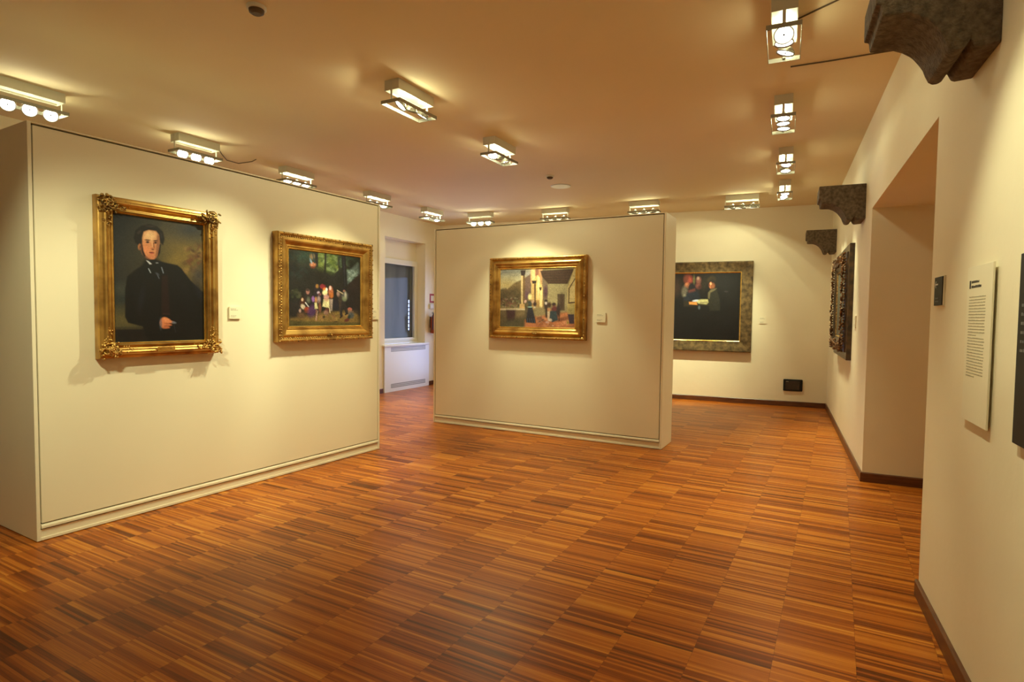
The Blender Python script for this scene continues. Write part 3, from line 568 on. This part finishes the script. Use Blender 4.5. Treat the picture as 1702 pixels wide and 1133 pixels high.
    q.e(960, 690, 36, 30, (42, 32, 30), 0, .3); q.e(970, 770, 56, 60, (98, 48, 44), 0, .35); q.g([(900, 800), (1010, 800), (1030, 950), (940, 990), (880, 960)], (44, 62, 62), 5); q.e(1035, 790, 34, 110, (48, 38, 36), 0, .35); q.l(1050, 860, 1050, 960, 12, (40, 30, 24)); q.e(900, 950, 30, 22, (216, 190, 150), 20, .4); q.e(850, 990, 30, 16, (196, 150, 120), 0, .5)
    q.g([(1190, 850), (1300, 850), (1300, 1010), (1220, 1010)], (52, 44, 50), 4); q.g([(1180, 940), (1215, 1000), (1180, 1020)], (150, 132, 52), 3); q.e(945, 1045, 16, 14, (200, 150, 110), 0, .4)
    P.patina(.22, (96, 68, 34), .12); P.C *= np.array([.86, .80, .74]); P.grain(.12); P.build(r, -.038)
loggia()
# --- dark reading scene, far wall
def reading():
    s0, s1, z0, z1 = 4.50, 6.44, .925, 2.56
    W, Hh = s1-s0, z1-z0
    r = tag(empty('framed_painting', FF.p((s0+s1)/2, (z0+z1)/2, 0), FF.a), 'large dark painting of figures at a lit table in a broad mottled bronze frame', 'painting')
    prof = [(0, 0), (0, .085), (.008, .094), (.02, .096), (.05, .092), (.15, .078), (.19, .074)]
    bm = bmesh.new(); frame_sweep(bm, W, Hh, prof, 1); ob('frame_moulding', bm, M_bronze, r)
    bm = bmesh.new(); frame_sweep(bm, W-.374, Hh-.374, [(0, .05), (0, .078), (.006, .082), (.012, .078), (.026, .062), (.028, .05)], 1); ob('inner_slip', bm, M_goldb, r)
    bm = bmesh.new(); box(bm, -W/2+.01, W/2-.01, -.04, 0, -Hh/2+.01, Hh/2-.01); ob('backing_board', bm, M_dwood, r)
    w, h = W-.42, Hh-.42
    # sketch square: left part of the canvas lies behind the middle panel
    P = Paint(w, h, [(1070, 456.5), (1230.5, 454), (1228, 566), (1068, 568)], 220, GAIN); q = P
    q.z(1120, 430, 8.714); q.fill((20, 18, 17))
    q.e(100, 330, 300, 160, (34, 26, 20), 0, .9); q.e(140, 310, 60, 60, (150, 66, 50), 0, .5); q.e(95, 300, 40, 60, (110, 56, 40), 0, .5); q.e(115, 400, 40, 40, (214, 130, 78), -30, .4); q.e(75, 480, 50, 80, (92, 84, 66), 10, .4); q.e(75, 550, 26, 20, (130, 124, 96), 0, .5); q.e(200, 420, 90, 60, (26, 25, 28), 0, .4); q.g([(130, 470), (240, 440), (250, 480), (140, 530)], (96, 50, 40), 6)
    q.e(300, 320, 40, 50, (120, 74, 60), 0, .4); q.e(290, 290, 20, 24, (160, 128, 100), 0, .4); q.e(225, 310, 16, 60, (96, 92, 52), 0, .5); q.e(295, 400, 40, 40, (110, 62, 50), 0, .5); q.e(320, 420, 30, 26, (60, 32, 28), 0, .5); q.e(390, 380, 40, 80, (40, 34, 24), 0, .6)
    q.g([(110, 500), (290, 470), (330, 600), (60, 610)], (28, 32, 38), 12); q.g([(60, 560), (140, 580), (180, 620), (60, 625)], (34, 38, 44), 6)
    q.e(505, 310, 66, 50, (54, 44, 26), -15, .35); q.e(520, 350, 50, 60, (34, 27, 20), 0, .35); q.e(495, 390, 24, 44, (206, 126, 76), 0, .3); q.e(525, 400, 36, 40, (140, 82, 46), 0, .4); q.e(496, 370, 14, 18, (226, 156, 104), 0, .4); q.e(470, 390, 12, 26, (92, 44, 30), 0, .4)
    q.g([(455, 500), (500, 450), (570, 435), (600, 470), (640, 600), (650, 760), (480, 760), (450, 600)], (38, 36, 27), 6); q.g([(455, 500), (500, 452), (590, 436), (560, 462), (490, 500), (475, 590), (455, 580)], (104, 94, 62), 5)
    q.g([(60, 630), (460, 600), (470, 690), (380, 690), (60, 710)], (42, 36, 25), 6); q.g([(230, 620), (350, 600), (450, 600), (460, 640), (430, 670), (300, 660)], (186, 178, 112), 5); q.e(250, 620, 46, 14, (190, 196, 196), -8, .4); q.g([(145, 640), (270, 640), (280, 680), (150, 675)], (214, 136, 62), 4); q.l(330, 650, 440, 640, 20, (110, 96, 66), .7); q.e(312, 720, 16, 26, (84, 92, 92), 0, .5)
    q.e(-150, 420, 120, 130, (60, 40, 28), 0, .6); q.e(-170, 380, 30, 40, (160, 100, 66), 0, .4); q.e(740, 480, 26, 10, (52, 46, 44), 0, .6); q.e(560, 670, 20, 14, (40, 36, 32), 0, .6)
    P.patina(.15, (30, 24, 18), .1); P.C *= np.array([.7, .62, .5]); P.grain(.1); P.build(r, -.066)
reading()
# --- carved dark frame on the right wall
def carved():
    s0, s1, z0, z1 = 1.86, 3.615, 1.07, 2.42
    W, Hh = s1-s0, z1-z0
    r = tag(empty('framed_painting', FR.p((s0+s1)/2, (z0+z1)/2, 0), FR.a), 'dark painting in a deep carved wooden frame on the right-hand wall', 'painting')
    prof = [(0, 0), (0, .050), (.004, .054), (.085, .056), (.09, .070), (.11, .082), (.16, .086), (.20, .080), (.235, .060), (.245, .050)]
    bm = bmesh.new(); frame_sweep(bm, W, Hh, prof, 1); ob('frame_moulding', bm, M_dwood, r)
    bm = bmesh.new(); frame_sweep(bm, W-.48, Hh-.48, [(0, .03), (0, .056), (.006, .060), (.02, .044), (.022, .03)], 1); ob('inner_slip', bm, M_goldd, r)
    bm = bmesh.new(); box(bm, -W/2+.01, W/2-.01, -.03, 0, -Hh/2+.01, Hh/2-.01); ob('backing_board', bm, M_dwood, r)
    rnd = random.Random(3); bm = bmesh.new()
    per = [(-W/2+.15, -Hh/2+.15), (W/2-.15, -Hh/2+.15), (W/2-.15, Hh/2-.15), (-W/2+.15, Hh/2-.15)]
    for k in range(4):
        a, b = per[k], per[(k+1) % 4]; L = math.hypot(b[0]-a[0], b[1]-a[1]); n = int(L/.017)
        for i in range(n):
            t = i/n; ph = t*L*2*math.pi/.16
            nx, nz = -(b[1]-a[1])/L, (b[0]-a[0])/L
            o1 = .05*math.sin(ph)+rnd.uniform(-.02, .02)
            blob(bm, Vector((a[0]+(b[0]-a[0])*t+nx*o1, -.095-rnd.uniform(0, .022), a[1]+(b[1]-a[1])*t+nz*o1)), (.022*rnd.uniform(.6, 1.2), .010, .013*rnd.uniform(.6, 1.3)), rnd)
            if i % 2 == 0: blob(bm, Vector((a[0]+(b[0]-a[0])*t-nx*.055, -.088, a[1]+(b[1]-a[1])*t-nz*.055)), (.012, .012, .012), rnd)
        for i in range(int(L/.16)):
            c = (a[0]+(b[0]-a[0])*(i+.5)*.16/L, a[1]+(b[1]-a[1])*(i+.5)*.16/L); pts = []
            for t in range(18):
                rr = .006+.0026*t; aa = t*.5+i; pts.append((c[0]+rr*math.cos(aa), -.106-.01*math.sin(t/17*math.pi), c[1]+rr*math.sin(aa)))
            tube(bm, pts, .008, 6)
    Mc = noisy(mat('carved_wood_gloss', (.08, .035, .015), .22, .35), (.035, .016, .008), (.26, .11, .03), 30)
    ob('carved_scrollwork', bm, Mc, r, smooth=True)
    w, h = W-.50, Hh-.50
    P = Paint(w, h, [(0, 0), (100, 0), (100, 80), (0, 80)], 90, (1.2, 1.5, 2.2)); q = P
    q.z(0, 0, 1); q.fill((58, 50, 36)); q.e(50, 35, 45, 40, (86, 76, 52), 0, .9); q.e(54, 30, 9, 12, (150, 116, 78), 0, .4); q.e(54, 62, 22, 26, (40, 34, 28), 0, .4); q.e(30, 60, 20, 14, (70, 56, 38), 0, .7); q.e(80, 20, 18, 14, (104, 94, 66), 0, .8)
    q.grain(.1); q.build(r, -.046)
carved()

# ------------------------------------------------------------------ labels, signs, text panels
def word_lines(bm, x0, x1, z, h, y, rnd, mi=1, dens=.012):
    x = x0
    while x < x1-.004:
        wd = min(rnd.uniform(.6, 1.8)*dens, x1-x); box(bm, x, x+wd, y-.0006, y, z, z+h*rnd.uniform(.75, 1.1), mi); x += wd+dens*.28
def wall_label(F, x0, x1, z0, z1, label, seed):
    bm = bmesh.new(); w, h = x1-x0, z1-z0; rnd = random.Random(seed)
    box(bm, 0, w, -.012, 0, 0, h)
    for zz, e in ((.80, .62), (.70, .8), (.24, .7), (.14, .5)): word_lines(bm, .012, .012+(w-.024)*e, h*zz, .0045, -.012, rnd, 1, .012)
    return tag(ob('wall_label', bm, [M_card, M_inkg], None, F.p(x0, z0), F.a), label, 'label', 'small caption cards beside the paintings')
wall_label(FL, 1.392, 1.499, 1.487, 1.591, 'small square caption card to the right of the portrait', 1)
wall_label(FL, 3.09, 3.20, 1.480, 1.592, 'small caption card at the right end of the left panel, half behind the landscape frame', 2)
wall_label(FM, 2.443, 2.565, 1.473, 1.585, 'small caption card to the right of the loggia painting', 3)
wall_label(FF, 6.56, 6.68, 1.445, 1.565, 'small caption card beside the large bronze-framed painting on the far wall', 4)
wall_label(FR, 3.88, 4.0, 1.45, 1.585, 'small caption card next to the carved frame on the right-hand wall', 5)
# arrow sign
sg = tag(empty('direction_sign', FR.p(7.604, 1.622), FR.a), 'small black sign with a white arrow at the edge of the doorway recess', 'sign')
bm = bmesh.new(); box(bm, 0, .180, -.008, 0, 0, .152); ob('back_plate', bm, M_card, sg)
bm = bmesh.new(); box(bm, .003, .168, -.012, -.008, .003, .149); ob('black_face', bm, M_black, sg)
bm = bmesh.new()
box(bm, .024, .078, -.0128, -.012, .108, .115)
for a, b in (((.022, .111), (.040, .128)), ((.022, .111), (.040, .094))):
    d = Vector((b[0]-a[0], 0, b[1]-a[1])).normalized(); nn = Vector((-d.z, 0, d.x))*.003
    q = [Vector((a[0], -.0128, a[1]))-nn, Vector((b[0], -.0128, b[1]))-nn, Vector((b[0], -.0128, b[1]))+nn, Vector((a[0], -.0128, a[1]))+nn]
    bm.faces.new([bm.verts.new(v) for v in q])
ob('arrow', bm, M_whiteink, sg)
bm = bmesh.new(); rnd = random.Random(8)
word_lines(bm, .03, .09, .036, .008, -.012, rnd, 0, .009); word_lines(bm, .03, .10, .020, .008, -.012, rnd, 0, .009); ob('lettering', bm, M_dimink, sg)
# tall text panel
tp = tag(empty('text_panel', FR.p(8.234, 1.127), FR.a), 'tall cream information panel printed with a narrow column of text on the right wall', 'panel')
W_, H_ = .334, .648
bm = bmesh.new(); box(bm, 0, W_, -.017, -.010, 0, H_); ob('board', bm, M_card, tp, bevel=.001)
bm = bmesh.new(); box(bm, .03, W_-.03, -.010, 0, .03, H_-.03); ob('wall_spacer', bm, M_plastic, tp)
bm = bmesh.new(); box(bm, .034, .054, -.0176, -.017, H_-.092, H_-.058); ob('crest_mark', bm, M_ink, tp)
bm = bmesh.new(); word_lines(bm, .062, .165, H_-.070, .010, -.017, rnd, 0, .012); word_lines(bm, .062, .195, H_-.090, .010, -.017, rnd, 0, .012); ob('heading', bm, M_ink, tp)
bm = bmesh.new(); rnd = random.Random(12)
for i in range(28):
    e = .5 if i in (13, 27) else rnd.uniform(.94, 1.0)
    word_lines(bm, .038, .038+.228*e, H_-.130-i*.0122, .0044, -.017, rnd, 0, .009)
ob('body_text', bm, mat('faded_body_ink', (.42, .37, .25), .5), tp)
# black panel at the frame edge
bp_ = tag(empty('black_panel', FR.p(8.848, 1.137), FR.a), 'black information panel cut off by the right edge of the picture', 'panel')
bm = bmesh.new(); box(bm, 0, .34, -.017, -.010, 0, .638); ob('board', bm, M_black, bp_, bevel=.001)
bm = bmesh.new(); box(bm, .03, .31, -.010, 0, .03, .60); ob('wall_spacer', bm, M_plastic, bp_)
bm = bmesh.new()
for i in range(6): word_lines(bm, .03, .03+.25*rnd.uniform(.6, 1), .46-i*.030, .010, -.017, rnd, 0, .016)
ob('lettering', bm, M_dimink, bp_)
# black frame low on far wall
bx = tag(empty('wall_box', FF.p(6.985, .272), FF.a), 'small black rounded display box low on the far wall near the corner', 'box')
bm = bmesh.new(); box(bm, 0, .305, -.035, 0, 0, .206); ob('case', bm, M_black, bx, bevel=.012)
Mscr = noisy(mat('dim_display', (.03, .025, .022), .25), (.022, .018, .017), (.045, .036, .03), 5)
bm = bmesh.new(); box(bm, .035, .262, -.0375, -.035, .03, .178); ob('screen', bm, Mscr, bx)
bm = bmesh.new()
box(bm, .040, .082, -.0385, -.0375, .164, .172)
ob('printed_marks', bm, M_inkg, bx)

# fire point by the left corner
fs = tag(ob('fire_sign', (lambda b: (box(b, 0, .20, -.006, 0, 0, .195), b)[1])(bmesh.new()), M_red, None, FW.p(WS+2.60, 1.79), FW.a), 'small red sign on the wall above the extinguisher beyond the window', 'sign')
bm = bmesh.new(); box(bm, .045, .155, -.0075, -.006, .04, .155); ob('pictogram', bm, M_card, fs)
jb = tag(ob('junction_box', (lambda b: (box(b, 0, .17, -.045, 0, 0, .11), b)[1])(bmesh.new()), M_plastic, None, FW.p(WS+2.575, 1.66), FW.a, bevel=.006), 'pale grey wall box between the red sign and the extinguisher', 'box')
fe = tag(empty('fire_extinguisher', FW.p(WS+2.63, 1.13, -.10), FW.a), 'red-brown fire extinguisher on the wall in the gap between the two panels', 'fire extinguisher')
bm = bmesh.new(); lathe(bm, [(.0, 0), (.07, .0), (.078, .015), (.078, .31), (.068, .345), (.04, .372), (.022, .382), (.022, .40), (0, .40)], 24); ob('cylinder', bm, M_redt, fe, smooth=True)
bm = bmesh.new(); box(bm, -.02, .02, -.018, .018, .40, .428); box(bm, -.075, .03, -.01, .01, .428, .442); box(bm, -.07, .02, -.008, .008, .45, .458); ob('valve_handle', bm, M_blk, fe, bevel=.003)
bm = bmesh.new(); tube(bm, [(-.02, -.01, .41), (-.07, -.02, .405), (-.10, -.03, .36), (-.10, -.03, .2), (-.09, -.03, .08)], .011); ob('hose', bm, M_blk, fe, smooth=True)
bm = bmesh.new(); box(bm, -.02, .02, .075, .10, .12, .36); ob('wall_bracket', bm, M_blk, fe)

# ------------------------------------------------------------------ stone corbels
prof = [(0, .37), (-.425, .37), (-.425, .245), (-.405, .240), (-.400, .195), (-.373, .192), (-.33, .190), (-.306, .187), (-.27, .170), (-.240, .148), (-.227, .135), (-.205, .105), (-.188, .077), (-.178, .048), (-.165, .020), (-.150, .009), (-.130, .009), (-.115, .018), (-.104, .036), (-.096, .050), (-.090, .036), (-.080, .016), (-.066, .010), (0, .015)]
def corbel(x0, x1, z, label):
    bm = bmesh.new(); extr_x(bm, prof, 0, x1-x0)
    bmesh.ops.bisect_plane(bm, geom=bm.verts[:]+bm.edges[:]+bm.faces[:], plane_co=((x1-x0)/2, 0, 0), plane_no=(1, 0, 0))
    o = ob('stone_corbel', bm, M_stone, None, FR.p(x0, z), FR.a, bevel=.006)
    return tag(o, label, 'corbel', 'stone corbels along the right-hand wall')
corbel(8.085, 8.470, 2.612, 'nearest stone corbel at the top right corner of the picture')
corbel(4.07, 4.445, 2.552, 'middle stone corbel just beyond the doorway recess')
corbel(.60, .975, 2.57, 'farthest stone corbel near the back corner of the room')

# ------------------------------------------------------------------ ceiling things
def detector(x, y, r, h, label, body=M_plastic):
    t = tag(empty('smoke_detector', (x, y, CEIL)), label, 'smoke detector')
    bm = bmesh.new(); lathe(bm, [(r, 0), (r, -h*.35), (r*.9, -h*.45)], 28); ob('base_ring', bm, body, t, smooth=False)
    bm = bmesh.new(); lathe(bm, [(r*.8, -h*.4), (r*.75, -h*.8), (r*.5, -h), (0, -h)], 28, cap=False); ob('sensor_dome', bm, M_cable, t, smooth=False)
detector(-1.66, 3.82, .06, .05, 'round smoke detector cut off by the top edge of the picture')
detector(.503, 8.256, .055, .045, 'small dark smoke detector on the ceiling before the middle panel')
bm = bmesh.new(); lathe(bm, [(.0, 0), (.15, 0), (.15, -.008), (.14, -.012), (0, -.012)], 32, cap=False)
tag(ob('ceiling_cover_plate', bm, M_plastic, None, (.707, 8.894, CEIL)), 'flat round cover plate on the ceiling behind the small smoke detector', 'cover plate')
def cable(pts, label, r=.005):
    bm = bmesh.new(); tube(bm, [(x, y, CEIL-r-zz) for x, y, zz in pts], r, 6)
    tag(ob('ceiling_cable', bm, M_cable, None), label, 'cable', 'thin cables clipped to the ceiling')
cable([(2.134, 4.611, 0), (2.40, 4.485, .001), (2.687, 4.338, 0), (2.93, 4.22, 0)], 'brown cable running from near the first right-row light to the wall')
cable([(1.70, 4.05, 0), (1.826, 3.9, .001), (1.962, 3.663, 0), (2.1, 3.40, 0)], 'cable running forward across the ceiling beside the nearest right-row light')
cable([(-3.50, 6.95, 0), (-3.62, 7.3, .0), (-3.70, 7.60, .002), (-3.62, 7.75, .004), (-3.40, 7.66, 0), (-3.30, 7.55, 0)], 'short looping cable beside the second light of the left row')

# ------------------------------------------------------------------ ceiling spotlights
def lamp_light(name, kind, parent, loc, quat, E, **kw):
    L = bpy.data.lights.new(name, kind); L.energy = E; L.color = LC
    for k, v in kw.items(): setattr(L, k, v)
    o = bpy.data.objects.new(name, L); COL.objects.link(o); o.parent = parent; o.location = loc
    o.rotation_mode = 'QUATERNION'; o.rotation_quaternion = quat; return o
_shared = {}
def fixture(x, y, ang, aims, label, power=(1, 1, 1), spill=1.0, rear=1.0, cone=56, scone=168):
    r = tag(empty('ceiling_spotlight', (x, y, CEIL), R_(ang)), label, 'ceiling light', 'triple spotlights on the gallery ceiling')
    Rz = Matrix.Rotation(-R_(ang), 3, 'Z')
    if not _shared:
        bm = bmesh.new(); box(bm, -.245, .245, -.075, .075, -.066, 0); box(bm, -.245, .245, -.075, -.069, -.085, -.066); box(bm, -.245, .245, .069, .075, -.085, -.066)
        box(bm, -.245, -.239, -.069, .069, -.085, -.066); box(bm, .239, .245, -.069, .069, -.085, -.066)
        o = ob('ceiling_box', bm, M_cream, r); _shared['box'] = o
        bm = bmesh.new()
        for yy in (-.100, .096): box(bm, -.262, .262, yy, yy+.004, -.196, -.168)
        for xx in (-.262, .258): box(bm, xx, xx+.004, -.096, .096, -.196, -.168)
        _shared['tray'] = ob('lamp_tray', bm, M_silver, r)
        bm = bmesh.new(); box(bm, -.0015, .0015, -.010, .010, -.178, -.012); _shared['arm'] = ob('suspension_arm', bm, M_cream, r); _shared['arm'].location = (-.2470, 0, 0)
        bm = bmesh.new()
        lathe(bm, [(.054, 0.0), (.058, -.004), (.060, 0.0), (.058, .008), (.052, .018), (.036, .036), (.020, .044), (.016, .058), (0, .058)], 28, cap=False)
        lathe(bm, [(.054, 0.0), (.045, .016), (.02, .03), (0, .034)], 28, cap=False)
        _shared['head'] = ob('lamp_head', bm, M_mirror, None, smooth=True); COL.objects.unlink(_shared['head'])
        bm = bmesh.new(); lathe(bm, [(.0, .004), (.050, .004)], 28, cap=False); _shared['lens'] = ob('lens', bm, M_lens, None); COL.objects.unlink(_shared['lens'])
        bm = bmesh.new(); lathe(bm, [(0, -.001), (.006, -.001), (.007, .003)], 12, cap=False); _shared['cap'] = ob('bulb_cap', bm, M_blk, None); COL.objects.unlink(_shared['cap'])
    else:
        for k in ('box', 'tray', 'arm'):
            c = _shared[k].copy(); COL.objects.link(c); c.parent = r
    for (ax, ay) in ((.2470, 0),):
        c = _shared['arm'].copy(); COL.objects.link(c); c.parent = r; c.location = (ax, ay, 0)
    for i, aim in enumerate(aims):
        lx = (-.157, 0, .157)[i]; pos = Vector((lx, 0, -.208))
        wpos = Vector((x, y, CEIL)) + Matrix.Rotation(R_(ang), 3, 'Z') @ pos
        d = Rz @ (Vector(aim) - wpos).normalized()
        q = d.to_track_quat('-Z', 'Y')
        h = _shared['head'].copy(); COL.objects.link(h); h.parent = r; h.location = pos - d*.025; h.rotation_mode = 'QUATERNION'; h.rotation_quaternion = q
        l = _shared['lens'].copy(); COL.objects.link(l); l.parent = h; l.location = (0, 0, 0)
        l = _shared['cap'].copy(); COL.objects.link(l); l.parent = h; l.location = (0, 0, 0)
        if power[i] > 0:
            lamp_light('beam', 'SPOT', r, pos - d*.012, q, 110*power[i]*K_MAIN, spot_size=R_(cone), spot_blend=.75, shadow_soft_size=.035)
            lamp_light('spill', 'SPOT', r, pos - d*.012, q, 26*spill*K_SPILL*power[i], spot_size=R_(scone), spot_blend=.12 if scone > 150 else .05, shadow_soft_size=.035)
            if rear: lamp_light('rear_glow', 'POINT', r, pos - d*.025 - d*.072, q, 2.4*rear*K_REAR, shadow_soft_size=.012)
    return r
def onF(F, x, z): return tuple(F.p(x, z))
# left row, behind the long panel
fixture(-4.26, 5.20, 61, [(-1.8, 1.6, 1.7)]*3, 'nearest light of the left row, cut by the left edge of the picture', power=(.35,)*3)
fixture(-3.62, 6.72, 61, [(-1.2, 2.4, 1.4)]*3, 'second light of the left row, above the portrait, three lamps facing the viewer', power=(.35,)*3)
fixture(-2.986, 8.11, 62, [(-2.6, 7.0, 0), (-2.5, 7.2, 0), (-2.4, 7.4, 0)], 'third light of the left row, above the gap between the two left paintings', power=(.5,)*3)
fixture(-2.23, 9.62, 61, [(-1.9, 8.8, 0)]*3, 'fourth light of the left row, at the far top corner of the left panel', power=(.5,)*3)
fixture(-1.52, 10.98, 60, [(-1.3, 10.2, 0), (-1.6, 11.2, 0), (-.9, 10.0, 0)], 'fifth light of the left row, in the gap left of the middle panel', power=(.6,)*3)
# centre row
fixture(-.915, 5.17, 62, [onF(FL, .75, 1.0), onF(FL, 2.6, 1.15), onF(FL, 2.0, .8)], 'large centre light with differently tilted lamps, above the left panel end', power=(1.1, 1.05, .85))
fixture(-.165, 6.71, 62, [(-.4, 5.0, 0), onF(FM, 1.4, 1.2), onF(FM, 2.1, .5)], 'centre light with two lamps glaring at the viewer, before the middle panel', power=(1.8, .85, .9))
# right row
fixture(1.73, 3.84, 65, [(.75, 1.7, .9), (1.68, 3.75, 0), (1.0, 4.6, 0)], 'nearest light of the right row, hanging at the top edge beside the stone corbel', power=(.6, .65, .5), spill=.6)
fixture(2.45, 5.40, 65, [(2.1, 4.9, 0), (2.5, 5.2, 0), (2.3, 5.5, 0)], 'second light of the right row with three lamps glowing straight down', power=(.6, .6, .6), spill=.6)
fixture(3.205, 6.965, 65, [(2.4, 6.2, 0), onF(FR, 3.3, 1.1), (3.1, 6.6, 0)], 'third light of the right row with crossed lamp heads', power=(.55, .65, .7), spill=.6)
fixture(3.925, 8.53, 65, [(3.2, 7.6, 0), onF(FR, 2.7, 1.2), onF(FR, 2.1, 1.2)], 'farthest light of the right row, closest to the back corner', power=(.45, .7, .75), spill=.35)
# back row, behind the middle panel
fixture(-.633, 11.30, -26, [(-1.0, 8.6, 1.6)]*3, 'leftmost of the back row, three bright lamps over the middle panel left end', power=(.35,)*3)
fixture(.768, 10.79, -26, [onF(FF, 2.6, 1.6)]*3, 'second of the back row, over the centre of the middle panel', power=(.5,)*3)
fixture(2.22, 9.99, -26, [onF(FF, 4.2, 1.0), onF(FF, 4.6, 1.0), onF(FF, 5.0, 1.0)], 'third of the back row, over the right half of the middle panel', power=(.6,)*3)
fixture(3.65, 9.41, -22, [onF(FF, 5.2, 1.2), onF(FF, 5.6, 1.2), onF(FF, 5.9, .9)], 'rightmost of the back row, in front of the large bronze-framed painting', power=(.75, .8, .7), spill=3.2, scone=116)
# unseen fixtures added above and behind the camera to light walls and foreground
fixture(-1.95, 2.15, 62, [onF(FL, 1.0, .9), onF(FL, .5, .7), (-1.2, 1.2, 0)], 'unseen light added above the near end of the left panel, outside the picture', power=(.85, .7, .12), spill=.6)
fixture(.98, 2.24, 65, [onF(FR, 8.7, 1.3), onF(FR, 9.6, 1.7), (.5, 1.6, 0)], 'unseen light added above the camera in line with the right row, outside the picture', power=(.66, .36, .1), spill=.4)
